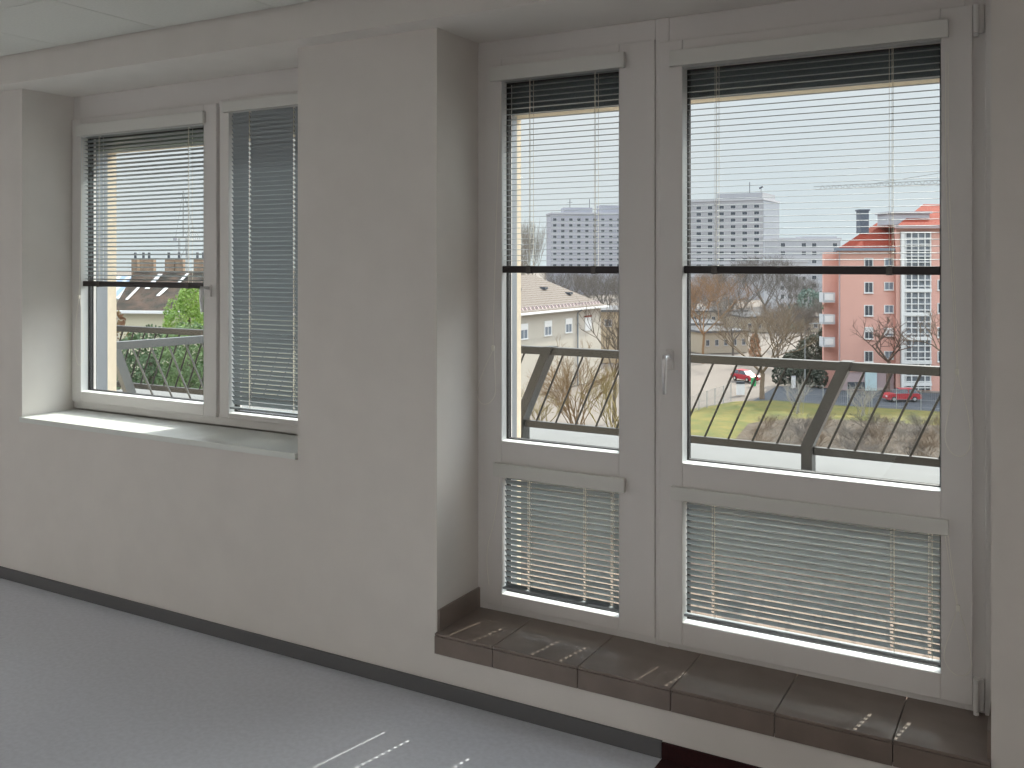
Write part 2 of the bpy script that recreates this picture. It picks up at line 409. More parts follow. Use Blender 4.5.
# side light, upper glass
blind('window_blind', -1.852, -1.360, 2.304, 1.558, R(-2), [-1.735, -1.462], 'blue grey blind lowered halfway over the narrow fixed light beside the door',
      (-1.899, -1.333, 2.302, 2.358),
      dict(line=smooth([onwin(501, 90), onwin(497, 200), onwin(494, 300), onwin(493, 346)]), con=onwin(493, 348),
           loop=smooth([onwin(493, 350), onwin(483, 372), onwin(477, 392), onwin(481, 403), onwin(489, 403), onwin(495, 394), onwin(495, 374), onwin(494, 350)])), face=3.18)
# side light, lower glass
blind('window_blind', -1.852, -1.360, .772, .330, R(56), [-1.742, -1.505, -1.395], 'slatted blind over the small low glass under the narrow fixed light',
      (-1.881, -1.333, .768, .820),
      dict(line=smooth([onwin(500, 478), onwin(494, 520), onwin(488, 545), onwin(487, 565), onwin(489, 585)])), railh=.013, face=3.18, raildark=False)
# left window, opening leaf
blind('window_blind', -4.377, -3.478, 2.252, 1.474, R(15), [-4.255, -3.60], 'blind lowered halfway on the left leaf of the left window',
      (-4.395, -3.465, 2.252, 2.312),
      dict(line=smooth([onwin(83, 140), onwin(81, 220), onwin(79, 295)]), con=onwin(79, 297),
           loop=smooth([onwin(79, 299), onwin(76, 320), onwin(75, 345), onwin(77, 362), onwin(81, 364), onwin(84, 350), onwin(83, 325), onwin(80, 299)])))
# left window, right leaf
blind('window_blind', -3.320, -2.745, 2.297, .917, R(57), [-3.205, -2.935, -2.86], 'closed dark blind covering the right leaf of the left window',
      (-3.345, -2.722, 2.295, 2.345), None, railh=.013, raildark=False, face=SF+.006)

# ================================================================== BALCONY
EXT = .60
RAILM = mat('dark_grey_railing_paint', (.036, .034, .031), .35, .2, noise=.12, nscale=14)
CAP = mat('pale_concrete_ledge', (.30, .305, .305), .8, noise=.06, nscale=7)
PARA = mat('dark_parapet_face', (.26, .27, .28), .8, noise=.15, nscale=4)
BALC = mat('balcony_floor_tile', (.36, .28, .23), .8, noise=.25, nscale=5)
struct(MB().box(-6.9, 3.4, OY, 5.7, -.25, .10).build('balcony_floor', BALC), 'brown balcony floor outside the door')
struct(MB().box(-6.9, 3.4, 4.80, 5.66, .10, .495).build('wall_parapet', PARA), 'dark low parapet wall of the balcony')
struct(MB().box(-6.95, 3.4, 4.75, 5.70, .495, .505, .004).build('trim_parapet_ledge', CAP), 'pale ledge on top of the parapet')
rt = empty('balcony_railing', (0, 5.0, .565))
def rl(mb, nm, sm=False):
    mb.v = [(x, y-5.0, z-.565) for x, y, z in mb.v]; return mb.build(nm, RAILM, rt, sm)
TR, LR = 1.095, .650
rl(MB().box(-6.70, 3.3, 4.975, 5.025, TR-.045, TR, .004), 'top_rail')
posts = [-1.083+1.687*k for k in range(-2, 3)]
K = .185
def lean_post(x):
    b = MB(); wd = .027
    # upright foot, then the leaning upper piece with a bevelled head
    b.prism([(x-wd, .505), (x+wd, .505), (x+wd, .655), (x+wd+(TR+.004-.655)*.44, TR+.004), (x-wd+(TR+.004-.655)*.44-.004, TR+.004), (x-wd, .665)], 'y', 4.955, 5.045)
    return b
for x in posts: rl(lean_post(x), 'post')
rl(MB().box(-6.70, -6.63, 4.965, 5.035, .505, TR+.004, .004), 'corner_post')
rl(MB().box(-6.63, posts[0]-.027, 4.985, 5.015, LR-.040, LR, .003), 'bottom_rail')
for k in range(17):
    xb = posts[0]-.053-k*.1298
    if xb > -6.6: rl(MB().tube([(xb+.02, 5.0, LR-.004), (xb+.02+(TR-.04-LR)*.445, 5.0, TR-.04)], .0062, 6), 'baluster')
for x in posts[:-1]:
    rl(MB().box(x+.027, x+1.687-.027, 4.985, 5.015, LR-.040, LR, .003), 'bottom_rail')
for x in posts[:-1]:
    for k in range(1, 14):
        xb = x+k*1.687/13-.053
        rl(MB().tube([(xb+.02, 5.0, LR-.004), (xb+.02+(TR-.04-LR)*.445, 5.0, TR-.04)], .0062, 6), 'baluster')
tag(rt, 'dark grey metal balcony railing with leaning bars and posts', 'railing')
# side railing towards the wall, seen through the left window
sr = empty('balcony_railing', (-5.15, 4.2, .565))
def sl(mb, nm, mm=RAILM):
    mb.v = [(x+5.15, y-4.2, z-.565) for x, y, z in mb.v]; return mb.build(nm, mm, sr)
LIGHTR = mat('light_grey_railing_paint', (.20, .22, .235), .4, .3)
sl(MB().poly([(-5.215, 3.55, 1.045), (-5.165, 3.55, 1.045), (-4.985, 4.95, 1.045), (-5.035, 4.95, 1.045), (-5.215, 3.55, 1.095), (-5.165, 3.55, 1.095), (-4.985, 4.95, 1.095), (-5.035, 4.95, 1.095)],
   [(0, 3, 2, 1), (4, 5, 6, 7), (0, 1, 5, 4), (1, 2, 6, 5), (2, 3, 7, 6), (3, 0, 4, 7)]), 'top_rail', LIGHTR)
sl(MB().poly([(-5.205, 3.55, .61), (-5.175, 3.55, .61), (-4.995, 4.95, .61), (-5.025, 4.95, .61), (-5.205, 3.55, .65), (-5.175, 3.55, .65), (-4.995, 4.95, .65), (-5.025, 4.95, .65)],
   [(0, 3, 2, 1), (4, 5, 6, 7), (0, 1, 5, 4), (1, 2, 6, 5), (2, 3, 7, 6), (3, 0, 4, 7)]), 'bottom_rail', LIGHTR)
sl(MB().prism([(4.08, .10), (4.14, .10), (4.14, .65), (3.98, 1.05), (3.91, 1.05), (4.08, .64)], 'x', -5.14, -5.10), 'post', LIGHTR)
for k in range(11):
    yb = 3.62+k*.128
    if abs(yb-4.2) < .05: continue
    xx = -5.19+(yb-3.55)*.1286
    sl(MB().tube([(xx+.005, yb, .645), (xx-.02, max(yb-.18, 3.46), 1.05)], .0065, 6), 'baluster', LIGHTR)
tag(sr, 'light grey side railing of the balcony seen through the left window', 'railing')

# ================================================================== GROUND
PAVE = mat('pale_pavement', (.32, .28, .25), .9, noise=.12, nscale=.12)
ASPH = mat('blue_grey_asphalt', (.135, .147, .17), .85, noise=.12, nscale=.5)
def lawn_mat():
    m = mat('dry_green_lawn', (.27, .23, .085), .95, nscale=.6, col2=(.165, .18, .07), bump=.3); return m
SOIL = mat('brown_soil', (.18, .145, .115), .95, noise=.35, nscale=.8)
def sheet(name, pts, z, m_, th=.04):
    return MB().prism([(p.x, p.y) for p in pts], 'z', z-th, z).build(name, m_)
def G(px, py): return at(px, py, ground_t(py))
struct(MB().poly([(-900, 6.5, GZ-.1), (500, 6.5, GZ-.1), (900, 1500, GZ-.1), (-1500, 1500, GZ-.1)], [(0, 1, 2, 3)]).build('ground', PAVE), 'pale paved ground between the buildings')
struct(sheet('road', [G(752, 401), G(1100, 430), G(1100, 402), G(900, 391), G(790, 385), G(776, 386)], GZ-.05, ASPH), 'blue grey street in front of the pink building')
struct(sheet('path_kerb', [G(792, 385.4), G(900, 391), G(1100, 402), G(1100, 398), G(900, 388.5), G(792, 383.8)], GZ+.02, PAVE, .15), 'pale kerb of the street')
# lawn: a low mound, as one gridded surface
def mound():
    import mathutils
    pts = [G(640, 415), G(700, 408), G(735, 401.5), G(775, 400.5), G(830, 405), G(960, 413), G(1100, 421)]
    near = [G(640, 462), G(700, 460), G(735, 458), G(775, 456), G(830, 455), G(960, 460), G(1100, 470)]
    m = MB(); n = 14
    for j in range(n+1):
        for i in range(len(pts)):
            p = near[i].lerp(pts[i], j/n); h = .45*math.sin(PI*min(1, (j/n)))*(.7+.3*math.sin(i*1.7))
            m.v.append((p.x, p.y, GZ+.02+h))
    c = len(pts)
    for j in range(n):
        for i in range(c-1): m.f.append((j*c+i, j*c+i+1, (j+1)*c+i+1, (j+1)*c+i))
    return m.build('lawn', lawn_mat(), None, True)
struct(mound(), 'patchy yellow green lawn beyond the balcony')
m = MB(); P = [G(748, 429), G(765, 425.5), G(800, 423.5), G(850, 425), G(960, 432), G(1100, 440), G(1100, 520), G(760, 500), G(715, 470), G(735, 445)]
struct(sheet('ground_soil', P, GZ+.50, SOIL, .9), 'brown bare soil under the twiggy bushes')
struct(sheet('ground_garden', [at(90, 500, 40)*1, at(230, 500, 40), at(400, 500, 90), at(60, 500, 110)], GZ+.0, mat('dark_garden_soil', (.10, .12, .06), .95, noise=.3, nscale=.6)), 'dark garden ground')

# ================================================================== BUILDINGS
def PM(n, c, **k): return mat(n, tuple(x*.97/.60 for x in c), .85, **k)
def part(mb, nm, mm, root): return mb.build(nm, mm, root)
def windows(root, spots, w, h, y, frame_m, pane_m, depth=.12, name='window'):
    """spots = list of (x, z) lower left corners on the facade plane y; each window a part, its glass a sub-part"""
    proto = None
    for (x, z) in spots:
        if proto is None:
            f = MB().frame(0, w, 0, h, w*.09, w*.09, h*.07, h*.07, -depth, .02).box(-.04*w, w*1.04, -depth-.06, 0, -.07, 0)
            f.box(w*.48, w*.52, -depth, .02, h*.07, h*.93)
            proto = f.build(name, frame_m, root); proto.location = (x, y, z)
            q = MB().box(w*.09, w*.91, -.05, .0, h*.07, h*.93).build('pane', pane_m, proto)
        else:
            c = proto.copy(); C.objects.link(c); c.parent = root; c.location = (x, y, z)
            for ch in proto.children:
                d = ch.copy(); C.objects.link(d); d.parent = c
GLD = mat('dark_window_glass', (.10, .12, .15), .15); GLB = mat('blue_window_glass', (.30, .36, .44), .15); WFR = PM('pale_window_frame', (.48, .48, .49))
FLATROOF = PM('pale_flat_roof', (.13, .13, .135))

# --- far tower seen through the side light
LAV = PM('grey_lilac_concrete', (.37, .375, .42), noise=.05, nscale=.3); LAV2 = PM('pale_lilac_concrete', (.46, .46, .49))
def tower(px0, px1, ytop, t, rel, depth, wallm, roofs, rows, cols, label, y0row, skip=None):
    s = t/F; th = YAW+R(rel); o = at(px0, 400, t); e = empty('apartment_tower', (o.x, o.y, GZ), th)
    W_ = (px1-px0)*s/math.cos(R(rel)); H_ = 16+(HZ-ytop)*s
    part(MB().box(0, W_, 0, depth, -1, H_), 'wall', wallm, e)
    part(MB().box(-.3, W_+.3, -.3, depth+.3, H_, H_+.8), 'roof_edge', LAV2, e)
    for (a, b, yt) in roofs:
        part(MB().box((a-px0)*s/math.cos(R(rel)), (b-px0)*s/math.cos(R(rel)), 3, depth-3, H_+.8, 16+(HZ-yt)*s), 'roof_house', wallm, e)
    cw = W_/cols; sp = []
    for r in range(rows):
        z = 16+(HZ-y0row)*s-2.85*r
        bnd = MB().box(-.05, W_+.05, -.12, .02, z-1.25, z-.35); part(bnd, 'balcony_band', LAV2, e)
        for c in range(cols):
            if skip and skip(r, c): continue
            sp.append((c*cw+cw*.22, z))
    windows(e, sp[:100], cw*.5, 1.45, 0, WFR, GLD, .05)
    tag(e, label, 'apartment building')
    return e, W_, H_, s
e, W_, H_, s = tower(551, 640, 214, 470, 6, 16, LAV, [(565, 594, 207), (602, 640, 204.5)], 9, 11, 'lilac grey tower block with roof houses seen through the narrow side light', 221)
for (a, b) in ((571, 203), (593, 201)): pass
m = MB().tube([(10.5, 6, H_+3.5), (10.5, 6, H_+8)], .14, 5).tube([(20.5, 6, H_+3.5), (20.5, 6, H_+8)], .14, 5).tube([(9.3, 6, H_+6.2), (11.7, 6, H_+6.2)], .1, 4)
part(m, 'antenna', GLD, e)
# --- tower in the middle of the door glass: its long face and darker end face
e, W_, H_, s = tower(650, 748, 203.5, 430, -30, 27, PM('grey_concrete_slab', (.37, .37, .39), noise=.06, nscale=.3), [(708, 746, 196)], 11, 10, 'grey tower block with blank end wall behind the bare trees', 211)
part(MB().tube([(W_-8, 8, H_+3), (W_-8, 8, H_+8.5)], .15, 5).tube([(W_-3, 8, H_+3), (W_-3, 8, H_+5.5)], .12, 5).tube([(W_-3.8, 8, H_+5.5), (W_-2.2, 8, H_+6.3)], .4, 6), 'antenna', GLD, e)
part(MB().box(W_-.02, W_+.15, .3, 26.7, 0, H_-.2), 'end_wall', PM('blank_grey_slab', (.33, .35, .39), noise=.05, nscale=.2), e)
# --- long lower block right of it
e, W_, H_, s = tower(778, 842, 240, 330, 4, 14, PM('silver_grey_render', (.40, .41, .44), noise=.05, nscale=.3), [(808, 842, 236)], 12, 6, 'long pale grey block between the tower and the pink building', 247, skip=lambda r, c: (r*3+c) % 3 == 1)
e2, _, _, _ = tower(779, 809, 262, 300, 8, 12, PM('pale_grey_render', (.44, .44, .46)), [], 6, 4, 'lower pale block with small windows left of the pink building', 272)

# --- pink building
t = 118; s = t/F; o = at(838, 400, t); e = empty('apartment_building', (o.x, o.y, GZ), YAW)
def X(px): return (px-838)*s
def Z(py): return 16-(py-HZ)*s
PINK = PM('pink_render', (.69, .40, .34), noise=.05, nscale=.4); RED = mat('red_roof_tile', (.36, .07, .045), .8, noise=.15, nscale=1.5)
WHT = PM('white_frame_paint', (.74, .74, .74)); MAUVE = PM('mauve_plinth', (.42, .33, .34)); GREY = PM('grey_balcony_panel', (.55, .57, .60))
def skew(x0, x1, y0, y1, z0, z1): k = .355; return MB().prism([(x0, y0), (x1, y0), (x1, y1), (x0+(y1-y0)*k, y1)], 'z', z0, z1)
part(skew(0, 7.2, 0, 18, Z(372), Z(250)), 'wall', PINK, e)
part(skew(X(893), 20, -.9, 18, 0, Z(228)), 'wall', PINK, e)
part(skew(.05, 7.0, .1, 18, 0, Z(372)), 'plinth_wall', MAUVE, e)
part(skew(-1.0, 1.0, 2.4, 9, 0, Z(252)), 'wall', PINK, e)
def hip(x0, x1, y0, y1, z0, rise, run):
    ym = (y0+y1)/2
    return MB().poly([(x0, y0, z0), (x1, y0, z0), (x1, y1, z0), (x0+(y1-y0)*.355, y1, z0), (x0+run, ym, z0+rise), (x1-.1, ym, z0+rise)],
                     [(0, 1, 5, 4), (1, 2, 5), (2, 3, 4, 5), (3, 0, 4), (3, 2, 1, 0)])
part(hip(-.5, 22, -.5, 20, Z(250), 4.9, 10.8), 'roof', RED, e)
part(hip(X(893)-.4, 22, -1.5, 19, Z(228), 3.5, 8), 'roof', RED, e)
part(MB().box(-.7, X(893), -.72, -.5, Z(250)-.1, Z(250)+.25), 'gutter', GLB, e)
part(MB().box(X(893)-.4, 20, -1.7, -1.45, Z(228)-.1, Z(228)+.3), 'gutter', MAUVE, e)
part(MB().box(X(872), X(881), 4, 5.4, Z(232), Z(209)).box(X(871), X(882), 3.9, 5.5, Z(209), Z(207.5)), 'chimney', mat('blue_grey_cladding', (.16, .20, .26), .6), e)
part(MB().box(X(896), X(938), 2.4, 6, Z(224), Z(212)).box(X(894), X(940), 2.1, 6.3, Z(212.5), Z(210.5)), 'dormer', PM('silver_dormer', (.48, .50, .54)), e)
# stair bay: white grid with glass
f = MB(); x0, x1 = X(897), X(927)
for xx in (x0, x0+.55, x0+(x1-x0)*.34, x0+(x1-x0)*.56, x0+(x1-x0)*.78, x1-.13): f.box(xx, xx+.11, -1.25, -1.0, .2, Z(232))
yy = 232
k = 0
while yy < 390:
    f.box(x0, x1, -1.28, -1.0, Z(yy)-.12, Z(yy)); yy += 5.92; k += 1
for yy in (290, 313.5, 337.5, 361, 383): f.box(x0, x1, -1.36, -1.0, Z(yy+1.6), Z(yy-1.6))
f.box(x0, x0+.42, -1.34, -1.0, .2, Z(232))
part(f, 'stair_bay_frame', WHT, e)
part(MB().box(x0+.05, x1-.05, -1.1, -.85, .2, Z(233)), 'stair_bay_glass', mat('stair_glass', (.33, .37, .42), .12, noise=.5, nscale=.9), e)
windows(e, [(X(864), Z(y)) for y in (269, 293, 316, 339, 362)], X(873)-X(864), 1.38, -.02, WHT, GLD, .1)
windows(e, [(X(884), Z(y)) for y in (266, 290, 313, 336, 359)], X(893.5)-X(884), 1.0, -.02, WHT, GLB, .1)
windows(e, [(X(934), Z(y)) for y in (290, 313, 337, 361)], 1.1, 1.3, -.92, WHT, GLD, .1)
part(MB().box(X(864)+.06, X(873)-.06, -.16, -.03, Z(332), Z(327)), 'shutter', WHT, e)
part(MB().box(X(884)+.06, X(893.5)-.06, -.16, -.03, Z(333.5), Z(328.5)), 'shutter', WHT, e)
part(MB().box(X(865), X(876.5), -.12, .1, .0, Z(372)), 'door', PM('pale_blue_door', (.52, .66, .70)), e)
part(MB().box(X(848), X(864), -.10, .1, .2, Z(382)), 'garage_door', GLD, e)
part(MB().tube([(.15, -.12, .2), (.15, -.12, Z(251))], .08, 6), 'drain_pipe', MAUVE, e)
for y in (302, 324, 347):
    b = part(MB().box(-1.5, -.02, 1.0, 2.6, Z(y)-.1, Z(y)+.08).box(-1.5, -.02, 1.0, 1.1, Z(y), Z(y)+1.15).box(-1.5, -1.4, 1.0, 2.6, Z(y), Z(y)+1.15), 'balcony', GREY, e)
    b2 = MB().box(-1.3, -.25, .95, 1.0, Z(y)+.2, Z(y)+.95).build('panel', WHT, b)
tag(e, 'pink apartment building with red hipped roof and white glazed stairwell', 'apartment building')

# --- cream house with pale tiled roof (side light)
o = at(519, 400, 110); th = YAW+R(59.5); e = empty('house', (o.x, o.y, GZ), th)
CREAM = PM('cream_wall', (.50, .465, .41), noise=.06, nscale=.5); RT = None
def rooftile():
    m = mat('pale_pantile', (.58, .49, .41), .9); n = m.node_tree; b = n.nodes['Principled BSDF']
    t = n.nodes.new('ShaderNodeTexCoord'); w_ = n.nodes.new('ShaderNodeTexWave'); w_.bands_direction = 'Z'; w_.inputs['Scale'].default_value = 1.3; w_.inputs['Distortion'].default_value = 1.5
    r = n.nodes.new('ShaderNodeValToRGB'); r.color_ramp.elements[0].color = (.125, .10, .085, 1); r.color_ramp.elements[1].color = (.19, .17, .155, 1)
    n.links.new(t.outputs['Object'], w_.inputs['Vector']); n.links.new(w_.outputs[0], r.inputs[0]); n.links.new(r.outputs[0], b.inputs['Base Color']); return m
RT = rooftile()
L0, L1 = -9, 22.3; ze = 10.0
part(MB().box(L0, L1, 0, 13, 0, ze), 'wall', CREAM, e)
part(MB().poly([(L0-.5, -.7, ze), (L1+.7, -.7, ze), (L1+.7, 13.7, ze), (L0-.5, 13.7, ze), (L0+6, 6.5, ze+4.3), (L1-7.5, 6.5, ze+4.3)],
     [(0, 1, 5, 4), (1, 2, 5), (2, 3, 4, 5), (3, 0, 4), (3, 2, 1, 0)]), 'roof', RT, e)
part(MB().box(L0-.5, L1+.7, -.85, -.68, ze-.16, ze+.08), 'gutter', WHT, e)
sn = [(L0+1+k*.95, ) for k in range(32)]
for (x,) in sn: part(MB().poly([(x, -.2, ze+.33), (x+.3, -.2, ze+.33), (x+.15, .1, ze+.75), (x+.15, .4, ze+.6)], [(0, 1, 2), (0, 2, 3), (1, 3, 2), (0, 3, 1)]), 'snow_guard', MAUVE, e)
for (px, py) in ((535.5, 290), (560, 290), (577.5, 299.5)):
    # roof vents, placed on the slope
    x_ = {535.5: 5.2, 560: 12.0, 577.5: 16.6}[px]; y_ = {290: 3.6, 299.5: 2.3}[py]
    z_ = ze+(y_+.7)*4.3/7.2
    part(MB().box(x_, x_+.8, y_-.5, y_+.3, z_-.1, z_+.22), 'roof_hatch', GLD, e)
def xh(px):  # distance along the facade where the line of sight at px meets it
    u = (px-519)/F; a = R(59.5); return 110*u/(math.cos(a)-u*math.sin(a)-(-7/F)*0-((519-512)/F)*math.sin(a))
for px, w_, py in ((519.5, 1.9, 339.7), (544, 1.9, 336), (565, 1.9, 333)):
    x_ = xh(px); tt = 110+x_*math.sin(R(59.5)); z_ = 16-(py-HZ)*tt/F
    windows(e, [(x_, z_)], w_, 1.15, 0, WHT, GLB, .08)
    part(MB().box(x_, x_+w_, -.10, 0, z_+1.15, z_+1.8), 'shutter_box', WHT, e)
x_ = xh(584.6); tt = 110+x_*math.sin(R(59.5)); z_ = 16-(331-HZ)*tt/F
part(MB().box(x_, x_+1.9, -.10, 0, z_, z_+1.8), 'shutter', WHT, e); part(MB().box(x_-.05, x_+1.95, -.16, 0, z_+1.8, z_+2.0), 'shutter_lintel', RED, e)
x_ = xh(577); part(MB().tube([(x_, -.12, 0), (x_, -.12, ze-.6), (x_+.5, -.6, ze-.1)], .09, 6), 'drain_pipe', GLB, e)
tag(e, 'long cream house with pale tiled hip roof behind the railing', 'house')

# --- low flat buildings
def low(px0, px1, ytop, ybot, t, rel, depth, wm, label, nw=4, roofm=None, name='low_building'):
    s = t/F; o = at(px0, 400, t); e = empty(name, (o.x, o.y, GZ), YAW+R(rel)); W_ = (px1-px0)*s/math.cos(R(rel)); H_ = 16-(ytop-HZ)*s
    part(MB().box(0, W_, 0, depth, 0, H_), 'wall', wm, e); part(MB().box(-.4, W_+.4, -.4, depth+.4, H_, H_+.35), 'roof', roofm or LAV2, e)
    windows(e, [(W_*(k+.3)/nw, H_-2.3) for k in range(nw)], W_/nw*.4, 1.1, 0, WFR, GLD, .06)
    tag(e, label, 'building'); return e
low(703, 752, 333, 357, 165, 18, 12, PM('warm_cream_wall', (.42, .37, .30)), 'small cream flat building at the street corner', 5, FLATROOF)
low(686, 724, 325, 345, 185, 0, 14, PM('grey_shed_wall', (.42, .42, .43)), 'low grey flat roofed shed left of the cream building', 4, FLATROOF)
low(690, 748, 312, 330, 240, 8, 20, PM('sand_wall', (.38, .33, .27)), 'sand coloured hall with white roof edge behind the sheds', 6, FLATROOF)
low(745, 822, 318, 345, 215, 4, 20, PM('dusty_sand_wall', (.40, .35, .28)), 'long sand coloured hall behind the big bare tree', 8, FLATROOF)
low(599, 655, 312, 340, 150, 6, 14, PM('ochre_wall', (.42, .34, .24)), 'ochre building with white flat roof right of the cream house', 3, FLATROOF)
# --- old building with chimneys seen through the left window
t = 64; o = at(119, 400, t); th = YAW-R(10); e = empty('house', (o.x, o.y, GZ), th)
ze = 16-(311-HZ)*t/F
OLDR = mat('weathered_roof', (.07, .068, .06), .8, nscale=1.3, col2=(.17, .12, .095)); 
part(MB().prism([(0, 0), (13, 0), (13, 10), (-4, 10)], 'z', 0, ze-.1), 'wall', PM('pale_yellow_wall', (.62, .58, .44)), e)
part(MB().poly([(-.2, -.5, ze), (13.5, -.5, ze), (13.5, 10.5, ze), (-5.0, 10.5, ze), (-1.9, 5, ze+2.65), (12.5, 5, ze+2.65)], [(0, 1, 5, 4), (1, 2, 5), (2, 3, 4, 5), (3, 0, 4), (3, 2, 1, 0)]), 'roof', OLDR, e)
part(MB().box(-.3, 13.6, -.62, -.42, ze-.12, ze+.06), 'gutter', WHT, e)
def slope(x0, y0, x1, y1, w_):
    z0, z1 = ze+.03+(y0+.5)*.5, ze+.03+(y1+.5)*.5
    return MB().poly([(x0, y0, z0), (x0+w_, y0, z0), (x1+w_, y1, z1), (x1, y1, z1), (x0, y0, z0+.03), (x0+w_, y0, z0+.03), (x1+w_, y1, z1+.03), (x1, y1, z1+.03)], [(0, 3, 2, 1), (4, 5, 6, 7), (0, 1, 5, 4), (1, 2, 6, 5), (2, 3, 7, 6), (3, 0, 4, 7)])
for a in ((-.1, .9, -.2, 3.0, .2), (.5, 2.3, .35, 4.3, .34), (1.9, 1.4, 1.95, 2.5, .26), (2.5, 3.2, 2.5, 4.4, .22)): part(slope(*a), 'metal_sheet', WHT, e)
BR = mat('pale_brick', (.50, .36, .26), .9, noise=.25, nscale=4)
for (x_, w_) in ((-2.1, .45), (-1.45, 1.1), (.55, .72), (1.36, .6), (2.8, .9)):
    c = part(MB().box(x_, x_+w_, 4.85, 5.2, ze+2.2, ze+3.55), 'chimney', BR, e)
    for k in range(max(1, int(w_/.45))): MB().tube([(x_+.22+k*.45, 5, ze+3.5), (x_+.22+k*.45, 5, ze+4.0)], .09, 6).build('chimney_pot', GLD, c)
tag(e, 'old house with dark patchy roof and brick chimneys behind the left window', 'house')
# blue and white metal roof at its left
o = at(94, 400, 78); e = empty('shed', (o.x, o.y, GZ), YAW+R(14))
part(MB().box(0, 2.0, 0, 6, 0, 12.9), 'wall', CREAM, e)
part(MB().poly([(-.5, -.4, 12.9), (2.0, -.4, 12.9), (3.0, 5, 14.7), (.5, 5, 14.7), (-.5, -.4, 13), (2.0, -.4, 13), (3.0, 5, 14.8), (.5, 5, 14.8)], [(0, 3, 2, 1), (4, 5, 6, 7), (0, 1, 5, 4), (1, 2, 6, 5), (2, 3, 7, 6), (3, 0, 4, 7)]), 'roof', mat('white_sheet_metal', (.66, .70, .74), .35, .2), e)
for k in range(3): part(MB().poly([(-.3+k*.8, -.42, 13.02), (.1+k*.8, -.42, 13.02), (1.1+k*.8, 5, 14.83), (.7+k*.8, 5, 14.83), (-.3+k*.8, -.42, 13.06), (.1+k*.8, -.42, 13.06), (1.1+k*.8, 5, 14.87), (.7+k*.8, 5, 14.87)], [(0, 3, 2, 1), (4, 5, 6, 7), (0, 1, 5, 4), (1, 2, 6, 5), (2, 3, 7, 6), (3, 0, 4, 7)]), 'blue_strip', mat('blue_sheet_metal', (.22, .34, .52), .35, .2), e)
tag(e, 'building with blue and white striped metal roof left of the old house', 'building')

# --- tower cranes
CR = mat('grey_crane_paint', (.45, .47, .48), .6)
def crane(base, H_, jib, ang, label, r=.10, counter=14):
    e = empty('tower_crane', base, ang)
    m = MB(); w_ = .9
    for a, b in ((0, 0), (w_, 0), (w_, w_), (0, w_)): m.tube([(a, b, 0), (a, b, H_)], r, 4)
    z = 0; k = 0
    while z < H_-2:
        z2 = z+2; m.tube([(0 if k % 2 else w_, 0, z), (w_ if k % 2 else 0, 0, z2)], r*.7, 3); m.tube([(0, 0 if k % 2 else w_, z), (0, w_ if k % 2 else 0, z2)], r*.7, 3); z = z2; k += 1
    m.build('mast', CR, e)
    m = MB()
    m.tube([(-counter, 0, H_), (jib, 0, H_)], r, 4).tube([(-counter, w_, H_), (jib, w_, H_)], r, 4).tube([(0, w_/2, H_+1.4), (jib, w_/2, H_+1.0)], r, 4)
    x = 0; k = 0
    while x < jib-2: m.tube([(x, 0, H_), (x+1, w_/2, H_+1.3)], r*.6, 3).tube([(x+1, w_/2, H_+1.3), (x+2, 0, H_)], r*.6, 3); x += 2
    m.build('jib', CR, e)
    MB().tube([(.4, .4, H_), (.4, .4, H_+6)], r*1.6, 4).tube([(.4, .4, H_+6), (jib*.65, .4, H_+1.3)], r*.6, 3).tube([(.4, .4, H_+6), (-counter, .4, H_)], r*.6, 3).build('apex', CR, e)
    q_ = 3 if jib > 30 else .6; MB().box(-counter, -counter+q_, .5-q_/3, .5+q_/3, H_-q_*.7, H_).build('counterweight', LAV, e)
    if jib > 30: MB().box(.9, 2.4, -.9, .6, H_-1.9, H_-.2).build('cab', WHT, e)
    tag(e, label, 'crane'); return e
o = at(1010, 400, 300); q = at(843, 186, 330); hh = 16+(HZ-181)*300/F
crane((o.x, o.y, GZ), hh, 62, math.atan2(q.y-o.y, q.x-o.x), 'pale tower crane whose jib crosses the sky above the pink building', .16)
o = at(186, 400, 120); crane((o.x, o.y, GZ), 16+(HZ-238)*120/F, 14, YAW+R(100), 'lattice crane standing behind the chimneys of the left window', .05, 5)

# ================================================================== TREES
def tree_mesh(seed, H_, spread, trunk_r, levels=5, trunk_frac=.28, nsides=3, upright=.25, kids=(3, 4)):
    rnd = random.Random(seed); m = MB()
    def grow(p, d, ln, r, lv):
        pts = [p]; q = p; dd = d
        for k in range(2):
            dd = (dd+Vector((rnd.uniform(-.2, .2), rnd.uniform(-.2, .2), rnd.uniform(-.05, .18)))).normalized(); q = q+dd*ln/2; pts.append(q)
        m.tube(pts, [r, r*.82, r*.6], 6 if lv >= levels-1 else nsides, False)
        if lv <= 0: return
        for k in range(rnd.randint(*kids)):
            f = rnd.uniform(.35, 1) if k else 1
            a = pts[1].lerp(pts[2], f) if f > .5 else pts[1]
            side = Vector((rnd.gauss(0, 1), rnd.gauss(0, 1), rnd.gauss(0, .5))).normalized()
            nd = (dd*(.55)+side*spread+Vector((0, 0, upright))).normalized()
            grow(a, nd, ln*rnd.uniform(.62, .82), r*.58, lv-1)
    tr = H_*trunk_frac
    m.tube([(0, 0, -.5), (0, 0, tr*.5), (.04*tr, 0, tr)], [trunk_r*1.25, trunk_r, trunk_r*.9], 8, False)
    n = 4
    for k in range(n):
        a = 2*PI*k/n+rnd.uniform(-.4, .4)
        grow(Vector((0, 0, tr)), Vector((math.cos(a)*spread*1.1, math.sin(a)*spread*1.1, .8)).normalized(), H_*.27, trunk_r*.6, levels-1)
    return m
BARK = mat('grey_brown_bark', (.20, .16, .13), .9); TWIG = mat('tan_twigs', (.34, .26, .19), .9); GTW = mat('grey_twigs', (.25, .225, .205), .9)
